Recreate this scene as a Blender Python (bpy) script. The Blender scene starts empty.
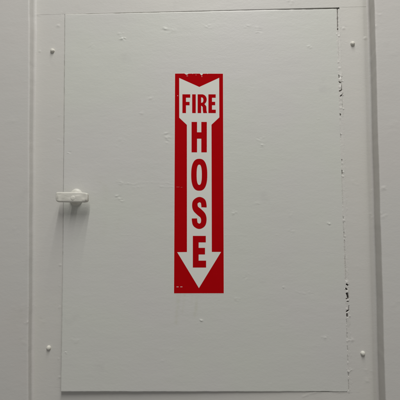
import bpy, bmesh, math, random
import numpy as np
from mathutils import Matrix, Vector
from mathutils.geometry import tessellate_polygon

# ------------------------------------------------------------------ camera, light, exposure
S = bpy.context.scene
Z0 = 1.30                                   # height of the sign's middle above the floor
CAM = np.array([0.02946, -0.88508, -0.09321])
YAW, PITCH, ROLL, FPX = 0.06164, 0.03103, -0.0089, 430.0
# fitted: pitch about the right axis, yaw about up, small roll
PITCH, YAW = 0.06164, 0.03103
cy, sy, cp, sp, cr, sr = math.cos(YAW), math.sin(YAW), math.cos(PITCH), math.sin(PITCH), math.cos(ROLL), math.sin(ROLL)
FW = np.array([-sy*cp, cy*cp, sp]); RT = np.array([cy, sy, 0.0]); UP = np.cross(RT, FW)
RT, UP = RT*cr + UP*sr, -RT*sr + UP*cr

cd = bpy.data.cameras.new('camera')
cam = bpy.data.objects.new('camera', cd); S.collection.objects.link(cam)
cd.sensor_width = 36; cd.sensor_fit = 'HORIZONTAL'; cd.lens = 36*FPX/400
cd.clip_start = 0.02; cd.clip_end = 100
M = Matrix([[RT[0], UP[0], -FW[0], CAM[0]], [RT[1], UP[1], -FW[1], CAM[1]], [RT[2], UP[2], -FW[2], CAM[2]+Z0], [0, 0, 0, 1]])
cam.matrix_world = M
S.camera = cam

w = bpy.data.worlds.new('World'); S.world = w; w.use_nodes = True
bg = w.node_tree.nodes['Background']
bg.inputs[0].default_value = (1.0, 0.988, 0.970, 1); bg.inputs[1].default_value = 0.180   # light bounced off the rest of the room

def strip_lamp(x, y0, y1, z, watts, width, col=(1, 0.988, 0.955)):
    # a ceiling strip light running out from the wall
    l = bpy.data.lights.new('strip_lamp', 'AREA'); l.shape = 'RECTANGLE'; l.size = width; l.size_y = abs(y1-y0); l.energy = watts; l.color = col
    o = bpy.data.objects.new('strip_lamp', l); S.collection.objects.link(o); o.location = (x, (y0+y1)/2, z+Z0)
strip_lamp(0.08, -0.34, -2.50, 2.02, 47.5, 0.07)
strip_lamp(0.50, -0.30, -2.70, 2.05, 17, 0.10)

S.view_settings.view_transform = 'Standard'; S.view_settings.look = 'None'
S.view_settings.exposure = 0; S.view_settings.gamma = 1
S.render.engine = 'CYCLES'; S.cycles.use_denoising = True
S.cycles.max_bounces = 6

# ------------------------------------------------------------------ helpers
def P(px, py, Y=0.0):
    """a point of the photograph on the plane y = Y, in metres about the sign's middle"""
    d = FW + RT*(px-200)/FPX + UP*(200-py)/FPX
    t = (Y - CAM[1])/d[1]
    q = CAM + t*d
    return float(q[0]), float(q[2])
PX = 0.00206

rng = np.random.default_rng(7)
TAB = rng.random((256, 256))*2 - 1
def noise(x, z, s, sx=1.0, seed=0):
    u = np.asarray(x)/(s*sx) + 37.3*seed + 100; v = np.asarray(z)/s + 91.7*seed + 100
    iu, iv = np.floor(u).astype(int), np.floor(v).astype(int)
    fu, fv = u-iu, v-iv
    fu = fu**3*(fu*(fu*6-15)+10); fv = fv**3*(fv*(fv*6-15)+10)
    g = lambda a, b: TAB[a % 256, b % 256]
    return (g(iu, iv)*(1-fu)+g(iu+1, iv)*fu)*(1-fv) + (g(iu, iv+1)*(1-fu)+g(iu+1, iv+1)*fu)*fv

def seg_dist(x, z, a, b):
    ax, az = a; bx, bz = b
    dx, dz = bx-ax, bz-az; L = dx*dx+dz*dz+1e-12
    t = np.clip(((x-ax)*dx+(z-az)*dz)/L, 0, 1)
    return np.hypot(x-ax-t*dx, z-az-t*dz)

# paint scars seen on the panels: (kind, px, py, size px, strength)
BLOBS = [(122.5, 38, 4.5, 1.0, 1), (120, 33, 5, .35, 2), (165, 28, 6.5, .5, 3), (172, 30, 5, .35, 4), (209, 26, 6, .3, 5),
         (259, 29, 6, .45, 6), (91, 46, 5, .3, 7), (119, 196.5, 4.5, .6, 8), (123, 200, 3, .5, 9), (120, 182, 5, .35, 10),
         (260, 139, 6, .45, 11), (261, 146, 5, .3, 12), (235, 213, 4, .6, 13), (201, 320.5, 2.6, 1.0, 14), (326, 338, 5, .4, 15),
         (284, 287, 1.6, 1.0, 16), (167, 134, 6, .5, 17), (167, 140, 5, .5, 18), (151, 98, 5, .25, 19), (141, 113, 5, .25, 20),
         (248, 25, 5, .2, 21), (76, 340, 7, .35, 22), (66, 352, 2.5, .8, 23), (246, 278, 4, .3, 24), (236, 300, 4, .3, 25),
         (262, 145, 3, .3, 26), (120, 140, 6, .25, 27), (292, 214, 6, .3, 28), (258, 203, 4, .25, 29), (292, 232, 5, .3, 30),
         (39, 50.5, 1.6, 1.1, 31), (59, 114, 3, .5, 32), (58, 139, 2.6, .5, 33), (69, 153, 2.2, 1.0, 34), (60, 265, 2.2, .8, 35),
         (58, 285, 2.6, .6, 36), (59, 307, 2.6, .7, 37), (59, 378, 3, .6, 38), (26, 323, 4, .8, 39), (27, 308, 3, .6, 40),
         (18, 310, 9, .3, 41), (22, 340, 8, .25, 42), (41, 322, 6, .25, 43), (344, 27, 4, .7, 44), (347, 42, 3, .4, 45),
         (366, 37, 3.4, .8, 46), (378, 190, 5, .6, 47), (373, 217, 4, .5, 48), (378, 215, 5, .7, 49), (356, 182, 5, .3, 50),
         (371, 372, 6, .4, 51), (368, 381, 6, .4, 52), (352, 340, 4, .8, 53), (351, 371, 4, .7, 54), (390, 60, 9, .2, 55),
         (59, 359, 2.6, .6, 56), (329, 224, 3, .8, 57), (310, 46, 3, .6, 58), (312, 292, 4, .25, 59), (263, 142, 8, .2, 60),
         (61, 14, 5, .5, 61), (36, 14, 5, .4, 62), (58, 25, 4, .5, 63), (291, 1.5, 4, .8, 64), (370, 26, 6, .3, 65),
         (10, 120, 9, .2, 66), (388, 130, 9, .2, 67), (392, 300, 9, .2, 68), (14, 230, 9, .18, 69)]
RIDGES = [([(121, 183), (128, 183.5), (134, 184.5), (140, 182)], .9, .20), ([(133, 187.5), (138, 187)], 1.2, .16),
          ([(138, 182.5), (152, 182.2), (168, 183), (182, 186.5)], .9, .12), ([(160, 186.5), (168, 186.8), (181, 187)], .9, .16),
          ([(322, 337.5), (327, 336), (331, 339)], .9, .20), ([(296, 291.5), (300, 293), (305, 294)], .9, .16),
          ([(303, 397.5), (311, 394.5), (316, 393.2), (321, 392.8)], .75, .45), ([(334, 392.3), (340, 392.8), (347, 392.6)], .7, .4),
          ([(32, 386.6), (47, 386.4), (58, 387)], .7, .10), ([(120, 235), (130, 235), (139, 236)], .8, .1),
          ([(225, 235), (236, 235), (247, 235)], .7, .08), ([(231, 297), (240, 299)], .8, .12),
          ([(28.5, 60), (28.2, 160), (27.6, 260)], .8, .05)]
_B = []
_r = random.Random(11)
for bx, by, s, st, sd in BLOBS:
    for k in range(7):
        a = _r.uniform(0, 6.28); d = _r.uniform(0, .75)*s
        x, z = P(bx + d*math.cos(a), by + d*.8*math.sin(a), -.026 if (bx < 29 or bx > 376) else -.004)
        L = _r.uniform(.25, .6)*s*PX; W = _r.uniform(.08, .18)*s*PX + .0005
        _B.append((x, z, L, W, _r.uniform(-.5, .5), st*_r.choice((1, 1, 1, -.8))*.00042))
for k in range(420):
    bx, by = _r.uniform(-4, 404), _r.uniform(-4, 404)
    if 170 < bx < 228 and 68 < by < 298: continue
    x, z = P(bx, by, -.026 if (bx < 29 or bx > 376) else -.004)
    q = _r.random()**2
    L = (.35+1.5*q)*PX*_r.uniform(.7, 2.2); W = (.35+.5*q)*PX*1.1
    _B.append((x, z, max(L, .0011), max(W, .0011), _r.uniform(-.35, .35), (.03+.10*_r.random()**2)*.001*_r.choice((1, 1, -.7))))
_RD = [([P(x, y, -.004) for x, y in pts], wd*PX, h*.001) for pts, wd, h in RIDGES]

def relief(x, z, fine=True):
    """the brushed-on paint skin: waves, streaks and scars, metres towards the viewer"""
    h = noise(x, z, .075, 1.4, 1)*.00012 + noise(x, z, .028, 2.2, 2)*.000042 + noise(x, z, .011, 3.0, 3)*.000026
    if fine: h = h + noise(x, z, .0055, 3.5, 4)*.000016
    x0, x1, z0, z1 = x.min(), x.max(), z.min(), z.max()
    for bx, bz, L, W, a, st in _B:
        if bx < x0-.02 or bx > x1+.02 or bz < z0-.02 or bz > z1+.02: continue
        m = (np.abs(x-bx) < 3.2*L) & (np.abs(z-bz) < 3.2*L)
        if not m.any(): continue
        dx, dz = x[m]-bx, z[m]-bz
        c, s = math.cos(a), math.sin(a)
        u, v = dx*c+dz*s, -dx*s+dz*c
        h[m] += st*np.exp(-(u/L)**2*2-(v/W)**2)
    for pts, wd, ht in _RD:
        for a, b in zip(pts[:-1], pts[1:]):
            m = (x > min(a[0], b[0])-4*wd) & (x < max(a[0], b[0])+4*wd) & (z > min(a[1], b[1])-4*wd) & (z < max(a[1], b[1])+4*wd)
            if m.any():
                d = seg_dist(x[m], z[m], a, b)
                h[m] = np.maximum(h[m], ht*np.exp(-(d/wd)**2)*(.75+.5*noise(x[m], z[m], .004, 1, 9)) + h[m]*.6)
    return h

# the door is sprung: flush at the hinges, standing off at the lower latch corner
DTL, DTR, DBL, DBR = P(65, 14.6), P(338, 8.4), P(62.3, 390), P(350.2, 391.8)
def door_off(x, z):
    u = np.clip((x-DBL[0])/(DBR[0]-DBL[0]), 0, 1); t = np.clip((DTL[1]-z)/(DTL[1]-DBL[1]), 0, 1)
    left = .0018 + .0082*t**3; right = -.0008 + .0011*t
    return left*(1-u)**(1.0) + right*u

def link(o, parent=None):
    S.collection.objects.link(o)
    if parent: o.parent = parent
    return o

def empty(name, loc, label, cat):
    o = bpy.data.objects.new(name, None); o.location = loc; o.empty_display_size = .05
    o['label'] = label; o['category'] = cat
    return link(o)

def mesh_np(name, V, F, mat, parent=None, attrs=None, smooth=True):
    me = bpy.data.meshes.new(name)
    V = np.asarray(V, dtype=np.float32); F = np.asarray(F, dtype=np.int32)
    k = F.shape[1]
    me.vertices.add(len(V)); me.vertices.foreach_set('co', V.ravel())
    me.loops.add(F.size); me.loops.foreach_set('vertex_index', F.ravel())
    me.polygons.add(len(F)); me.polygons.foreach_set('loop_start', np.arange(0, F.size, k, dtype=np.int32))
    me.polygons.foreach_set('use_smooth', np.full(len(F), smooth))
    me.update(calc_edges=True); me.validate()
    for n, a in (attrs or {}).items():
        at = me.attributes.new(n, 'FLOAT', 'POINT'); at.data.foreach_set('value', np.asarray(a, dtype=np.float32))
    me.materials.append(mat)
    return link(bpy.data.objects.new(name, me), parent)

def axis(length, step, r):
    e = [0, .12*r, .35*r, .7*r, 1.1*r, 1.8*r, 3*r] if r else [0]
    n = max(2, int((length-2*e[-1])/step))
    mid = np.linspace(e[-1], length-e[-1], n)
    return np.concatenate([e[:-1], mid, [length-q for q in e[:-1]][::-1]])

def panel(name, quad, hfun, thick, r, step, mat, parent, origin, edge_noise=.0003, extra=None):
    """a painted board: front skin with rounded edges and paint relief, side faces running back"""
    TL, TR, BL, BR = [np.array(q) for q in quad]
    W = np.linalg.norm(TR-TL); H = np.linalg.norm(TL-BL)
    a, b = axis(W, step, r), axis(H, step, r)
    A, B = np.meshgrid(a, b); u, v = A/W, B/H
    X = (TL[0]*(1-u)+TR[0]*u)*(1-v) + (BL[0]*(1-u)+BR[0]*u)*v
    Z = (TL[1]*(1-u)+TR[1]*u)*(1-v) + (BL[1]*(1-u)+BR[1]*u)*v
    ea, eb = np.minimum(A, W-A), np.minimum(B, H-B)
    wob = edge_noise*noise(X, Z, .02, 1, 5) + .5*edge_noise*noise(X, Z, .006, 1, 6)
    X = X + wob*np.exp(-ea/.003)*np.where(A < W/2, 1, -1); Z = Z + wob*np.exp(-eb/.003)*np.where(B < H/2, -1, 1)
    drop = np.zeros_like(X)
    for e in (ea, eb):
        k = np.clip(r-e, 0, r); drop = np.maximum(drop, r-np.sqrt(np.maximum(r*r-k*k, 0)))
    Y = -(hfun(X, Z) - drop)
    n, m = X.shape
    V = np.stack([X, Y, Z], -1).reshape(-1, 3)
    I = np.arange(n*m).reshape(n, m)
    F = np.stack([I[:-1, :-1], I[1:, :-1], I[1:, 1:], I[:-1, 1:]], -1).reshape(-1, 4)
    ring = np.concatenate([I[0, :-1], I[:-1, -1], I[-1, :0:-1], I[:0:-1, 0]])
    B0 = V[ring].copy(); B0[:, 1] = thick
    base = len(V); q = np.arange(len(ring)); qn = np.roll(q, -1)
    F2 = np.stack([ring[q], ring[qn], base+qn, base+q], -1)
    V = np.concatenate([V, B0]); F = np.concatenate([F, F2])
    at = {}
    if extra:
        for k_, fn in extra.items(): at[k_] = np.concatenate([fn(X, Z).ravel(), np.zeros(len(ring))])
    V = V - np.array(origin)
    return mesh_np(name, V, F, mat, parent, at)

# ------------------------------------------------------------------ materials
def nt(name):
    m = bpy.data.materials.new(name); m.use_nodes = True
    t = m.node_tree; return m, t, t.nodes, t.links, t.nodes['Principled BSDF']

def paint(name, c1, c2, rough=.45, bump=1.0, spec=.5):
    m, t, N, L, b = nt(name)
    geo = N.new('ShaderNodeNewGeometry')
    def tex(scale, stretch, det=3):
        mp = N.new('ShaderNodeMapping'); mp.inputs['Scale'].default_value = (1/stretch, 1, 1); L.new(geo.outputs['Position'], mp.inputs[0])
        n = N.new('ShaderNodeTexNoise'); n.inputs['Scale'].default_value = scale; n.inputs['Detail'].default_value = det
        L.new(mp.outputs[0], n.inputs['Vector']); return n.outputs[0]
    def mix(fac, a, bcol):
        x = N.new('ShaderNodeMix'); x.data_type = 'RGBA'
        if isinstance(fac, float): x.inputs[0].default_value = fac
        else: L.new(fac, x.inputs[0])
        for s, i in ((a, 6), (bcol, 7)):
            if isinstance(s, tuple): x.inputs[i].default_value = (*s, 1)
            else: L.new(s, x.inputs[i])
        return x.outputs[2]
    def ramp(v, lo, hi, a=0.0, bb=1.0):
        r = N.new('ShaderNodeMapRange'); r.inputs[1].default_value = lo; r.inputs[2].default_value = hi
        r.inputs[3].default_value = a; r.inputs[4].default_value = bb; L.new(v, r.inputs[0]); return r.outputs[0]
    col = mix(ramp(tex(5.5, 1.2, 2), .38, .62), c1, c2)
    dark = tuple(x*.93 for x in c1)
    col = mix(ramp(tex(46, 3, 4), .55, .85, 0, .30), col, dark)
    # scuffs and handling marks with shapes of their own
    col = mix(ramp(tex(17, 1.0, 6), .66, .74, 0, .22), col, tuple(x*.80 for x in c2))
    st = N.new('ShaderNodeAttribute'); st.attribute_name = 'stain'
    col = mix(st.outputs['Fac'], col, (c1[0]*.80, c1[1]*.79, c1[2]*.66))
    gr = N.new('ShaderNodeAttribute'); gr.attribute_name = 'grime_notch'
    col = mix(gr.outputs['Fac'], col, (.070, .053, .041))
    L.new(col, b.inputs['Base Color'])
    L.new(ramp(tex(30, 2, 3), .3, .7, rough-.06, rough+.08), b.inputs['Roughness'])
    b.inputs['Specular IOR Level'].default_value = spec
    # brush marks and orange peel
    last = None
    for sc, stt, dist in ((70, 2.5, .00014), (230, 1.5, .00013), (480, 1.1, .000080)):
        bp = N.new('ShaderNodeBump'); bp.inputs['Strength'].default_value = 1; bp.inputs['Distance'].default_value = dist*bump
        L.new(tex(sc, stt, 3), bp.inputs['Height'])
        if last: L.new(last, bp.inputs['Normal'])
        last = bp.outputs[0]
    L.new(last, b.inputs['Normal'])
    return m

def vinyl(name, c1, c2, rough=.6, spec=.2):
    m, t, N, L, b = nt(name)
    geo = N.new('ShaderNodeNewGeometry')
    n = N.new('ShaderNodeTexNoise'); n.inputs['Scale'].default_value = 60; n.inputs['Detail'].default_value = 6; L.new(geo.outputs['Position'], n.inputs['Vector'])
    x = N.new('ShaderNodeMix'); x.data_type = 'RGBA'; x.inputs[6].default_value = (*c1, 1); x.inputs[7].default_value = (*c2, 1); L.new(n.outputs[0], x.inputs[0])
    L.new(x.outputs[2], b.inputs['Base Color']); b.inputs['Roughness'].default_value = rough; b.inputs['Specular IOR Level'].default_value = spec
    n2 = N.new('ShaderNodeTexNoise'); n2.inputs['Scale'].default_value = 180; n2.inputs['Detail'].default_value = 3; L.new(geo.outputs['Position'], n2.inputs['Vector'])
    bp = N.new('ShaderNodeBump'); bp.inputs['Distance'].default_value = .000018; L.new(n2.outputs[0], bp.inputs['Height']); L.new(bp.outputs[0], b.inputs['Normal'])
    return m

GREY = paint('grey_door_paint', (.638, .646, .594), (.638, .628, .602))
FRAMEP = paint('grey_frame_paint', (.638, .624, .584), (.632, .618, .588))
WALLP = paint('grey_wall_paint', (.618, .597, .568), (.612, .602, .573))
METALP = paint('painted_metal', (.69, .67, .60), (.67, .66, .605), .5, 1.5, .4)
DARK = paint('dark_box', (.16, .14, .12), (.12, .11, .10), .8)  # dark colour stands in for the shade inside the gaps
RED = vinyl('red_vinyl', (.415, .0008, .0030), (.45, .0012, .0042), .8, .03)
WHITE = vinyl('white_vinyl', (.755, .755, .70), (.74, .74, .685), .55, .2)

# rain-down stains under the sign and hand marks near the latch
STAINS = [([(178.5, 296), (177.5, 310), (176.5, 323)], 2.0, .30), ([(184.5, 295), (183.5, 304), (182.5, 312)], 1.5, .16),
          ([(197.5, 295), (196, 308), (195, 316)], 1.7, .28), ([(192, 296), (191.4, 304)], 1.2, .12)]
SMEARS = [([(16, 318), (24, 312)], 7, .10), ([(22, 341), (26, 336)], 5, .08), ([(38, 320), (43, 327)], 4, .08), ([(12, 322), (20, 330)], 6, .07), ([(98, 176), (104, 186), (106, 200)], 4, .11), ([(95, 178), (104, 184)], 4, .06), ([(105, 222), (104, 232)], 4, .08), ([(119, 222), (117, 228)], 3, .07)]
def stain(x, z):
    s = np.zeros_like(x)
    for lst, off in ((STAINS, -.004), (SMEARS, -.004)):
        for pts, wd, st in lst:
            q = [P(*p, off) for p in pts]
            for a, b in zip(q[:-1], q[1:]):
                s = np.maximum(s, st*np.exp(-(seg_dist(x, z, a, b)/(wd*PX))**2))
    return s*(.75+.5*noise(x, z, .006, 1, 14))

# ------------------------------------------------------------------ the wall either side
def wall(name, front_top, front_bot, in_top, in_bot, depth, side, label):
    """a wall panel standing proud of the cabinet frame; its return runs back to the frame with a paint fillet"""
    ft, fb = P(*front_top, -depth), P(*front_bot, -depth); it, ib = P(*in_top), P(*in_bot)
    def line(a, b, z): return a[0] + (b[0]-a[0])*(z-a[1])/(b[1]-a[1])
    zs = np.concatenate([np.linspace(-1.1, -.47, 40), np.linspace(-.468, .43, 560), np.linspace(.432, 1.1, 40)])
    s = -1 if side == 'l' else 1
    # profile across: t = distance along the section, from far outside to the frame
    far = np.concatenate([np.linspace(1.1, .10, 40), np.linspace(.0985, .0055, 60)])
    prof = [(d, 0.0) for d in far]
    R = .0028
    for k in range(0, 7):
        a = k/6*math.pi/2; prof.append((R*(1-math.sin(a))*1.0, R*(1-math.cos(a))))
    for k in range(1, 9): prof.append((-.00001*k, R + (depth-R-.005)*k/8))
    for k in range(1, 7):
        a = k/6*math.pi/2; prof.append((-.005*(1-math.cos(a)), depth-.005+.0050*math.sin(a)))
    prof.append((-.008, depth+.0012))
    D = np.array(prof); nz, npf = len(zs), len(D)
    Zg = np.repeat(zs[:, None], npf, 1); dd = np.repeat(D[None, :, 0], nz, 0); back = np.repeat(D[None, :, 1], nz, 0)
    xf = line(ft, fb, Zg); xi = line(it, ib, Zg)
    k = np.clip(back/depth, 0, 1)
    edge = xf*(1-k) + xi*k + noise(Zg*0, Zg, .05, 1, 8)*.0006 + noise(Zg*0+3, Zg, .012, 1, 8)*.00022
    X = edge + s*dd
    rel = relief(X.copy(), Zg.copy()) + noise(X, Zg, .22, 1, 12)*.0003
    Y = -depth + back - rel*np.where(back < R, 1, .5)
    V = np.stack([X, Y, Zg+Z0], -1).reshape(-1, 3); I = np.arange(nz*npf).reshape(nz, npf)
    F = np.stack([I[:-1, :-1], I[:-1, 1:], I[1:, 1:], I[1:, :-1]], -1).reshape(-1, 4)
    if s > 0: F = F[:, ::-1]
    o = mesh_np(name, V, F, WALLP, None, {'stain': stain(X, Zg).ravel()})
    o['kind'] = 'structure'; o['label'] = label; o['category'] = 'wall'
    return o
wall('wall', (29.6, 0), (28.2, 400), (34.6, 0), (32.0, 400), .019, 'l', 'grey painted wall panel standing proud at left of the cabinet')
wall('wall', (374, 0), (385.6, 400), (369, 0), (379, 400), .052, 'r', 'grey painted wall panel standing proud at right of the cabinet')

# ------------------------------------------------------------------ the cabinet
ORG = np.array([0.0, 0.0, -.55])
cab = empty('fire_hose_cabinet', (0, 0, -.55+Z0), 'grey painted fire hose cabinet set into the wall, its door latched shut', 'cabinet')

fr = lambda x, z: relief(x.copy(), z.copy())
xl, xr = -.375, .388
zt, zb = .62, -.66
# joints of stiles and rails
jtl, jtr = P(45, 15.2)[1], P(362, 6.8)[1]
jbl, jbr = P(45, 387)[1], P(362, 393.2)[1]
G = .00008
jtl_, jtr_ = max(jtl, DTL[1]+.0009), max(jtr, DTR[1]+.0009)
jtl, jtr = jtl_, jtr_
sl = (DTL[0]-.0011, DBL[0]-.0011)                       # inner edges of the stiles
sr_ = (DTR[0]+.0030, DBR[0]+.0030)
def zr(x):
    a, b = P(26, 387.4), P(388, 393.0); return a[1]+(b[1]-a[1])*(x-a[0])/(b[0]-a[0])
left_stile = panel('stile', ((xl, jtl-G), (sl[0], jtl-G), (xl, zr(xl)+G), (sl[1], zr(sl[1])+G)), fr, .022, .00016, .0016, FRAMEP, cab, ORG, .00012, {'stain': stain})
right_stile = panel('stile', ((sr_[0], jtr-G), (xr, jtr-G), (sr_[1], zr(sr_[1])+G), (xr, zr(xr)+G)), fr, .022, .00016, .0016, FRAMEP, cab, ORG, .00012)
top_rail = panel('rail', ((xl, zt), (xr, zt), (xl, jtl_+.00008), (xr, jtr_+.00008)), fr, .022, .00025, .0018, FRAMEP, cab, ORG, .00012)
bottom_rail = panel('rail', ((xl, zr(xl)), (xr, zr(xr)), (xl, zb), (xr, zb)), fr, .022, .00025, .0016, FRAMEP, cab, ORG, .00012)

door_h = lambda x, z: relief(x.copy(), z.copy()) + door_off(x, z)
door = panel('door', (DTL, (DTR[0]-.0026, DTR[1]), DBL, (DBR[0]-.0026, DBR[1])), door_h, .020, .0016, .0010, GREY, cab, ORG, .0004, {'stain': stain})

# box behind, seen only as the dark of the gaps
bm = bmesh.new()
bmesh.ops.create_cube(bm, size=1, matrix=Matrix.Translation((0.008, .1225, .52)) @ Matrix.Diagonal((.70, .20, .86, 1)))
bmesh.ops.bevel(bm, geom=bm.edges[:], offset=.004, segments=2, affect='EDGES')
me = bpy.data.meshes.new('cabinet_box'); bm.to_mesh(me); bm.free(); me.materials.append(DARK)
link(bpy.data.objects.new('cabinet_box', me), cab)

# old paint lying in the left and top gaps
def fill_strip(pts, width, depth, taper=0.0):
    V, F = [], []
    n = 260
    P0 = np.array(pts[0]); P1 = np.array(pts[1]); d = (P1-P0)/np.linalg.norm(P1-P0); nrm = np.array([-d[1], d[0]])
    for i in range(n):
        c = P0+(P1-P0)*i/(n-1)
        dep = (depth+taper*max(0, (i/n-.72)/.28)**1.5)*(1+.35*float(noise(np.array([c[0]]), np.array([c[1]]), .012, 1, 21)[0]))
        for k in (-1, -.33, .33, 1): 
            q = c+nrm*k*width; V.append((q[0], dep*(1-.25*(abs(k) > .9)), q[1]))
    for i in range(n-1):
        for k in range(3): F.append((i*4+k, i*4+k+1, i*4+k+5, i*4+k+4))
    return np.array(V)-ORG, F
V, F = fill_strip([(DTL[0]-.0004, DTL[1]), (DBL[0]-.0004, DBL[1]+.004)], .0014, .0016)
mesh_np('paint_seam', V, F, FRAMEP, cab)
V, F = fill_strip([(DTL[0], DTL[1]+.0006), (DTR[0]+.002, DTR[1]+.0006)], .0012, .0009, .0045)
mesh_np('paint_seam', V, F, FRAMEP, cab)

# hinge side: the gap is bridged by cracked paint, and two painted-over hinges show through
HOLES = [(338.8, 75.3, 339.0, 77.5, .6), (342.4, 77.3, 342.2, 80, .75), (339, 81.8, 340.5, 82.5, .6), (342.2, 82, 342, 88, .6), (342, 88.5, 341.5, 90, .6),
         (339.5, 91, 342.5, 89.8, .45), (340.4, 96, 342.6, 94.5, .6), (342.8, 96, 342.8, 106.5, .44), (342.8, 105, 343, 107, .65), (340.3, 114, 340.5, 115, .5),
         (346.7, 284.3, 348.4, 285.5, .75), (346, 288.5, 346.8, 289.5, .7), (347, 293.5, 348.2, 298, .95), (346.4, 298.7, 347.5, 298.7, .6),
         (347, 301.5, 349.4, 301.5, .35), (349, 306, 349, 309, .45), (346.5, 311.5, 349, 310, .7), (347, 314, 347.3, 316.5, .7), (346, 320, 346.2, 324, .45),
         (337.5, 8.9, 337.7, 27, .40), (337.5, 27, 338.1, 32, .22), (337.7, 28.6, 337.8, 29.4, .6), (338.2, 40, 338.7, 58, .16), (339.2, 120, 340, 136, .16),
         (340.6, 134, 340.8, 138, .24), (341.9, 159.5, 342.1, 161.5, .28), (341.9, 170.5, 342.2, 174, .36), (341.6, 177, 342.8, 205, .20),
         (343.1, 217, 343.3, 219, .28), (343.2, 222, 344, 238, .22), (343.9, 232, 344, 234, .3), (344.4, 240, 345.8, 280, .22), (344.8, 258, 345.2, 268, .24),
         (346.6, 329, 347, 338, .24), (347.2, 346, 347.3, 350, .28), (347.4, 355, 347.7, 361, .22), (347.9, 372, 348.3, 376, .26), (348.3, 380, 348.6, 390, .24)]
LUMPS = [(340.6, 79.5, 1.2, .7), (343.6, 81.5, 1.0, .7), (340, 87, 1.3, .6), (342.3, 92.5, 1.0, .6), (340.6, 99, 1.8, .4), (341, 103, 1.6, .35), (343.6, 109, 1.0, .9), (340.8, 108, 1.4, .5),
         (346.7, 282, 1.0, .9), (345, 289, .8, .8), (347.4, 291.5, 1.2, .8), (346.6, 309, 1.0, .8), (349.7, 316, 1.0, .9), (347, 318, 1.2, .4), (351.5, 292, 1.4, .5),
         (341.5, 134, .8, .5), (342.3, 163.5, 1.0, .5), (343, 176.5, .9, .9), (343.4, 172, .9, .6), (344.2, 220.5, 1.0, .8), (345, 236.5, 1.0, .7), (344.2, 246, .8, .5),
         (339, 36, 1.0, .7), (336.5, 34, .9, .4), (338.6, 62, 1.0, .5), (339.3, 68, 1.2, .4), (340, 118, 1.3, .4), (347.2, 341, 1.0, .6), (349, 340, 1.0, .5), (348.5, 372, 1.3, .7), (346.6, 369, 1.0, .5), (347.8, 363, 1.0, .4), (346.8, 332, 1.0, .6)]
def seam_x(py): return 338.0 + (350.0-338.0)*(py-8.4)/(391-8.4) + 1.1*math.sin((py-8.4)/382.6*math.pi)*.35
HQ = [(P(a, b), P(c, d), (r if r > .5 else .20+r*.75)*PX*.95) for a, b, c, d, r in HOLES]
LQ = [(P(a, b), r*PX, h*.0009) for a, b, r, h in LUMPS]
def seam(name, y0, y1, hinge):
    z_top, z_bot = P(seam_x(y0), y0)[1], P(seam_x(y1), y1)[1]
    n = int((z_top-z_bot)/.00042); half = .0060; m = int(2*half/.00038)
    py = np.linspace(y0, y1, n)
    cx = np.array([P(seam_x(p), p)[0] for p in py]); cz = np.array([P(seam_x(p), p)[1] for p in py])
    t = np.linspace(-1, 1, m)
    X = cx[:, None] + t[None]*half; Z = np.repeat(cz[:, None], m, 1)
    rel = relief(X.copy(), Z.copy(), False)
    base = np.where(X < cx[:, None], door_off(X, Z), 0)
    base = door_off(X, Z)*(1-np.clip((t[None]+.25)/.5, 0, 1))
    prof = np.clip((1-np.abs(t[None])*(1+.35*noise(X*0+t[None]*.004, Z, .006, 1, 44)+.2*noise(X*0+t[None]*.002, Z, .0022, 1, 45)))/.55, 0, 1); prof = prof*prof*(3-2*prof)
    crack = noise(X, Z, .0022, 1, 31)*.00009 + noise(X, Z, .0048, .7, 32)*.00013 + noise(X, Z, .010, 1, 33)*.00010
    act = np.exp(-((X-cx[:, None])/.0026)**2)
    win = np.clip(np.minimum(py-y0, y1-py)/5, 0, 1)[:, None] if hinge else np.zeros((n, 1))
    amp = (.75+.85*win)*(.75+.6*noise(X*0, Z, .03, 1, 34))
    h = rel + base + (prof-.62)*.00036 + crack*act*amp
    if hinge:                                     # barrel swelling the paint, split by knuckle gaps
        k = np.clip(np.abs(X-cx[:, None])/.0042, 0, 1)
        h = h + win*.0006*np.sqrt(1-k*k)*(.8+.35*noise(X, Z, .012, 1, 35))
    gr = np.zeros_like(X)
    for (lx, lz), r, ht in LQ:
        if lz > z_top+.01 or lz < z_bot-.01: continue
        d = np.hypot((X-lx), (Z-lz)*.85) + noise(X, Z, .0018, 1, 36)*.0003
        h += ht*np.exp(-(d/r)**2*1.3)
    for a, b, r in HQ:
        if max(a[1], b[1]) < z_bot-.01 or min(a[1], b[1]) > z_top+.01: continue
        d = seg_dist(X, Z, a, b) + noise(X, Z, .0016, 1, 37)*.00024 + noise(X, Z, .004, 1, 38)*.00016
        k = np.clip((r*1.25-d)/(r*.75), 0, 1); k = k*k*(3-2*k)
        big = min(1.0, max(0.0, (r/PX-.34)/.16)); h = np.minimum(h, h*(1-k) - k*(r*1.3*(1-big)+min(.007, r*4.0)*big))
        lip = np.exp(-((d-r*1.5)/(r*.5))**2); h += lip*.00012*(1+noise(X, Z, .003, 1, 39))
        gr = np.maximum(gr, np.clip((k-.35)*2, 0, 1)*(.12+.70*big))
    V = np.stack([X, -h, Z], -1).reshape(-1, 3)-ORG; I = np.arange(n*m).reshape(n, m)
    F = np.stack([I[:-1, :-1], I[1:, :-1], I[1:, 1:], I[:-1, 1:]], -1).reshape(-1, 4)
    return mesh_np(name, V, F, FRAMEP, cab, {'grime_notch': gr.ravel()})
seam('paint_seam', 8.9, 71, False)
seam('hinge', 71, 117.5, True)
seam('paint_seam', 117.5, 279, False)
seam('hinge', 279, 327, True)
seam('paint_seam', 327, 392.6, False)

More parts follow.
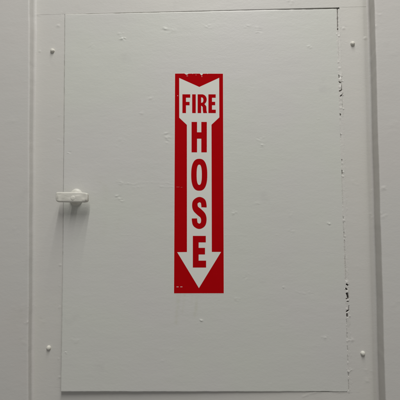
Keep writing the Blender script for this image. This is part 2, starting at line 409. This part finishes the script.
# screws: domed heads, thick with paint, two on each stile
def screw(px, py, parent, rad=.0043):
    x, z = P(px, py, -.003)
    bm = bmesh.new(); seg = 40; prof = [(1.25, -.0006), (1.12, .0002), (1.02, .0010), (.98, .0022), (.86, .0034), (.62, .0043), (.32, .0048)]
    rings = []
    for r, h in prof:
        rings.append([bm.verts.new((x+rad*r*math.cos(a)*(1+.03*math.sin(3*a+px)), -h, z+rad*r*math.sin(a)*(1+.03*math.cos(2*a+py)))) for a in [2*math.pi*k/seg for k in range(seg)]])
    for A, B in zip(rings[:-1], rings[1:]):
        for k in range(seg): bm.faces.new((A[k], A[(k+1) % seg], B[(k+1) % seg], B[k]))
    bm.faces.new(rings[-1])
    bmesh.ops.recalc_face_normals(bm, faces=bm.faces[:])
    for f in bm.faces: f.smooth = True
    bmesh.ops.translate(bm, verts=bm.verts[:], vec=tuple(-ORG))
    me = bpy.data.meshes.new('screw'); bm.to_mesh(me); bm.free(); me.materials.append(METALP)
    o = link(bpy.data.objects.new('screw', me), parent); return o
for px, py, st in ((52, 50.3, left_stile), (48.3, 348.2, left_stile), (353, 43.2, right_stile), (363.3, 353.8, right_stile)):
    screw(px, py, st)

# turn latch: collar on the door, spindle, and a rounded bar lying across the seam
def finish(bm, name, mat, parent, lump=.00025, sub=1):
    if sub: bmesh.ops.subdivide_edges(bm, edges=bm.edges[:], cuts=sub, use_grid_fill=True)
    bmesh.ops.recalc_face_normals(bm, faces=bm.faces[:])
    bm.normal_update()
    for v in bm.verts:
        n = float(noise(np.array([v.co.x+v.co.y*.7]), np.array([v.co.z+v.co.y]), .006, 1, 41)[0])
        v.co += v.normal*n*lump
    for f in bm.faces: f.smooth = True
    bmesh.ops.translate(bm, verts=bm.verts[:], vec=tuple(-ORG))
    me = bpy.data.meshes.new(name); bm.to_mesh(me); bm.free(); me.materials.append(mat)
    return link(bpy.data.objects.new(name, me), parent)
def lathe_y(bm, cx, cz, prof, sx=1.0, seg=48):
    rings = [[bm.verts.new((cx+sx*r*math.cos(2*math.pi*k/seg), y, cz+r*math.sin(2*math.pi*k/seg))) for k in range(seg)] for r, y in prof]
    for A, B in zip(rings[:-1], rings[1:]):
        for k in range(seg): bm.faces.new((A[k], A[(k+1) % seg], B[(k+1) % seg], B[k]))
    bm.faces.new(rings[-1])
YB0, YB1 = -.0205, -.0325                          # back and front of the bar
bar_c = P(72.3, 197.2, YB1)
ix, iz = P(75.0, 197.6, -.012)
off0 = float(door_off(np.array([ix]), np.array([iz]))[0])
def bar_mesh():
    bm = bmesh.new()
    x0, zt_ = P(55.6, 192.1, YB1); x1, zb_ = P(87.4, 202.1, YB1)
    W, H = x1-x0, zt_-zb_; cx, cz = (x0+x1)/2, (zt_+zb_)/2
    n = 96; e = 3.2
    def outline(sc_in, y):
        vs = []
        for k in range(n):
            a = 2*math.pi*k/n; c, s = math.cos(a), math.sin(a)
            # long rounded rectangle: superellipse corners, waist a little fuller
            rx, rz = W/2-sc_in, H/2-sc_in
            px_ = math.copysign(abs(c)**(2/12.), c)*rx; pz_ = math.copysign(abs(s)**(2/6.), s)*rz
            pz_ *= 1-.05*abs(px_/rx)
            vs.append(bm.verts.new((cx+px_, y, cz+pz_ - .0016*(px_/W))))
        return vs
    r = .0024
    prof = [(r, YB0)]
    for k in range(1, 5): a = k/4*math.pi/2; prof.append((r*(1-math.sin(a)), YB0-r*(1-math.cos(a))))
    for k in range(0, 6): a = k/5*math.pi/2; prof.append((r*(1-math.cos(a)), YB1+r-r*math.sin(a)))
    rings = [outline(*p) for p in prof]
    for A, B in zip(rings[:-1], rings[1:]):
        for k in range(n): bm.faces.new((A[k], A[(k+1) % n], B[(k+1) % n], B[k]))
    # front and back skins: concentric rings
    for ring, y in ((rings[-1], YB1), (rings[0], YB0)):
        prev = ring
        for q in (.94, .88, .8, .7, .6, .5, .4, .3, .2, .1):
            nr = [bm.verts.new((cx+(v.co.x-cx)*q, y - (.0004*(1-q) if y == YB1 else 0), cz+(v.co.z-cz)*q)) for v in ring]
            for k in range(n): bm.faces.new((prev[k], prev[(k+1) % n], nr[(k+1) % n], nr[k]))
            prev = nr
        bm.faces.new(prev)
    return bm
latch = finish(bar_mesh(), 'latch', METALP, cab, .0007, 0)
at_ = latch.data.attributes.new('grime_notch', 'FLOAT', 'POINT')
_nx, _nz = P(85.9, 200.3, YB1); _mx, _mz = P(57.4, 197.6, YB1)
for i_, v_ in enumerate(latch.data.vertices):
    q_ = v_.co + Vector(ORG)
    at_.data[i_].value = max(.55*math.exp(-((q_.x-_nx)/.0022)**2-((q_.z-_nz)/.0020)**2), .30*math.exp(-((q_.x-_mx)/.0012)**2-((q_.z-_mz)/.0050)**2))  # notch and end line darkened in the colour only, no recess modelled
bm = bmesh.new()
lathe_y(bm, ix, iz+.0012, [(.0180, -off0+.001), (.0176, -off0-.0022), (.0160, -off0-.0042), (.0120, -off0-.0052), (.0092, -off0-.0058), (.0078, -off0-.0080), (.0074, YB0-.001), (.007, YB0-.002)], .80)
finish(bm, 'collar', METALP, latch, .0004, 0)
bm = bmesh.new()
bx, bz = P(73.0, 198.2, YB1)
lathe_y(bm, bx, bz, [(.0056, YB1+.0008), (.0050, YB1-.0003), (.0040, YB1-.0008), (.0024, YB1-.0011), (.001, YB1-.0012)], 1.05, 36)
finish(bm, 'rivet', METALP, latch, .0002, 0)

# ------------------------------------------------------------------ the sign on the door
sx_, sz_ = P(199, 293.4, -.004)
SORG = np.array([sx_, -float(door_off(np.array([sx_]), np.array([sz_]))[0]), sz_])
sign = empty('fire_hose_sign', (SORG[0], SORG[1], SORG[2]+Z0), 'tall red vinyl sign with a white arrow pointing down, stuck on the cabinet door', 'sign')
sgn_h = lambda x, z: relief(x.copy(), z.copy(), False)*.9 + door_off(x, z)

def flat(name, loops, lift, mat, parent, cell=.008, thick=0.0):
    """a piece of printed film: outline with holes, cut fine enough to follow the door's skin"""
    L2 = [[P(x, y, -.004) for x, y in lp] for lp in loops]
    poly = [[Vector((x, z, 0)) for x, z in lp] for lp in L2]
    tris = tessellate_polygon(poly); flatv = [p for lp in poly for p in lp]
    bm = bmesh.new(); vs = [bm.verts.new((p.x, 0, p.y)) for p in flatv]
    for t in tris:
        try: bm.faces.new([vs[i] for i in t])
        except ValueError: pass
    xs = [p.x for p in flatv]; zs = [p.y for p in flatv]
    for lo, hi, ax in ((min(xs), max(xs), 0), (min(zs), max(zs), 2)):
        c = lo+cell
        while c < hi:
            no = (1, 0, 0) if ax == 0 else (0, 0, 1); co = (c, 0, 0) if ax == 0 else (0, 0, c)
            bmesh.ops.bisect_plane(bm, geom=bm.verts[:]+bm.edges[:]+bm.faces[:], plane_co=co, plane_no=no, dist=1e-7)
            c += cell
    bm.verts.ensure_lookup_table()
    X = np.array([v.co.x for v in bm.verts]); Z = np.array([v.co.z for v in bm.verts])
    H = sgn_h(X, Z)+lift
    for v, h in zip(bm.verts, H): v.co.y = -h
    for f in bm.faces:
        f.normal_update()
        if f.normal.y > 0: f.normal_flip()
        f.smooth = True
    bmesh.ops.translate(bm, verts=bm.verts[:], vec=tuple(-SORG))
    me = bpy.data.meshes.new(name); bm.to_mesh(me); bm.free(); me.materials.append(mat)
    return link(bpy.data.objects.new(name, me), parent)

flat('backing', [[(174.45, 72.6), (223.4, 72.6), (224.25, 293.9), (173.6, 293.9)]], .00014, WHITE, sign, .003)
red = flat('red_panel', [[(174.9, 73.1), (184.2, 73.0), (185.0, 73.5), (186.4, 74.3), (187.6, 73.9), (188.3, 73.2), (192.0, 73.1), (192.4, 73.5), (193, 73.1), (199.7, 73.1), (200.6, 74.1), (201.6, 74.9), (202.4, 74.2), (202.9, 73.2),
        (207, 73.1), (207.5, 73.4), (208.2, 73.1), (223.0, 73.1), (223.8, 293.35), (174.0, 293.35)]], .00026, RED, sign, .003)
arrow = flat('arrow', [[(179.1, 77.5), (199.3, 86.5), (219.2, 77.3), (219.35, 117.0), (211.5, 124.4), (211.8, 252.0), (221.1, 252.0), (198.9, 288.2), (177.1, 252.2), (186.9, 252.1), (186.8, 124.6), (179.15, 117.4)]], .00038, WHITE, sign, .004)
def arc(cx, cy_, rx, ry, a0, a1, n=10):
    return [(cx+rx*math.cos(math.radians(a0+(a1-a0)*k/n)), cy_-ry*math.sin(math.radians(a0+(a1-a0)*k/n))) for k in range(n+1)]
T, Bt = 93.9, 112.7
letters = [
    [[(182.3, T), (190.2, T), (190.2, T+3.4), (185.9, T+3.4), (185.9, T+7.6), (189.5, T+7.6), (189.5, T+11.0), (185.9, T+11.0), (185.9, Bt), (182.3, Bt)]],
    [[(192.1, T), (195.7, T), (195.7, Bt), (192.1, Bt)]],
    [[(197.6, T), (202.2, T)] + arc(202.0, T+5.2, 4.7, 5.2, 88, -60, 12) + [(205.2, T+10.6), (206.3, T+12.2), (206.5, T+16.4), (207.1, Bt), (203.2, Bt), (202.8, T+16.0), (202.6, T+12.6), (201.6, T+11.5), (201.1, T+11.5), (201.1, Bt), (197.6, Bt)],
     [(201.1, T+3.1), (202.0, T+3.1)] + arc(201.9, T+5.75, 1.45, 2.65, 70, -70, 8) + [(201.9, T+8.4), (201.1, T+8.4)]],
    [[(208.4, T), (215.7, T), (215.7, T+3.4), (212.0, T+3.4), (212.0, T+7.5), (215.2, T+7.5), (215.2, T+10.9), (212.0, T+10.9), (212.0, Bt-3.4), (215.8, Bt-3.4), (215.8, Bt), (208.4, Bt)]],
    [[(191.5, 121.6), (197.0, 121.6), (197.0, 132.0), (201.3, 132.0), (201.3, 121.6), (206.8, 121.6), (206.8, 152.1), (201.3, 152.1), (201.3, 138.4), (197.0, 138.4), (197.0, 152.1), (191.5, 152.1)]],
]
def superell(cx, cy_, rx, ry, e, n=56):
    r = []
    for k in range(n):
        a = 2*math.pi*k/n; c, s = math.cos(a), math.sin(a)
        r.append((cx+math.copysign(abs(c)**(2/e), c)*rx, cy_-math.copysign(abs(s)**(2/e), s)*ry))
    return r
letters.append([superell(199.2, 174.6, 8.05, 16.0, 2.5), superell(199.2, 174.6, 2.6, 10.2, 2.5)])
ctrl = [(203.9, 207.3), (203.9, 205.2), (202.9, 201.2), (199.3, 199.5), (195.6, 201.6), (194.8, 205.0), (195.8, 208.7), (199.2, 212.0), (202.7, 215.5), (203.8, 219.8), (202.8, 224.3), (199.2, 226.3), (195.5, 224.3), (194.5, 220.6), (194.4, 218.4)]
def spline(c, n=8):
    out = []
    c = [c[0]] + c + [c[-1]]
    for i in range(1, len(c)-2):
        for k in range(n):
            t = k/n; p0, p1, p2, p3 = [np.array(q) for q in c[i-1:i+3]]
            out.append(.5*((2*p1)+(-p0+p2)*t+(2*p0-5*p1+4*p2-p3)*t*t+(-p0+3*p1-3*p2+p3)*t**3))
    out.append(np.array(c[-2])); return np.array(out)
sp_ = spline(ctrl); tn = np.gradient(sp_, axis=0); tn /= np.linalg.norm(tn, axis=1)[:, None]
nm = np.stack([-tn[:, 1], tn[:, 0]], 1); hw = 2.8*np.abs(nm[:, :1]) + 2.8*np.abs(nm[:, 1:]); hw = np.clip(hw, 0, 2.66)
tt = np.linspace(0, 1, len(hw))[:, None]; hw = hw + .75*np.exp(-((tt-.5)/.10)**2)
hw[:1] = 2.5
letters.append([[tuple(p) for p in (sp_+nm*hw)] + [tuple(p) for p in (sp_-nm*hw)[::-1]]])
letters.append([[(192.8, 235.9), (205.8, 235.9), (205.8, 242.4), (198.6, 242.4), (198.6, 247.9), (205.0, 247.9), (205.0, 254.5), (198.6, 254.5), (198.6, 260.7), (206.1, 260.7), (206.1, 267.6), (192.8, 267.6)]])
for lp in letters:
    flat('letter', lp, .00050, RED, arrow, .006)
# worn specks where the red has gone, and the tiny imprint at the lower left
def speck(x, y, w_, h_, sd):
    r = random.Random(sd); n = 9
    return [[(x+w_*math.cos(2*math.pi*k/n)*r.uniform(.6, 1.2), y+h_*math.sin(2*math.pi*k/n)*r.uniform(.6, 1.2)) for k in range(n)]]
for i, (x, y, a, b) in enumerate(((177.6, 95.3, .30, .5), (187.2, 75.4, 1.1, .22), (201.8, 76.0, .3, .5), (178.0, 186.9, 1.8, .06), (181.5, 187.2, 1.0, .05), (196, 74.4, .5, .15))):
    flat('worn_speck', speck(x, y, a, b, i), .00034, WHITE, red, .004)
for x in (176.6, 180.4):
    for k in range(4):
        flat('imprint', [[(x+k*.52, 286.5), (x+k*.52+.30, 286.5), (x+k*.52+.30, 287.3), (x+k*.52, 287.3)]], .00034, WHITE, red, .004)
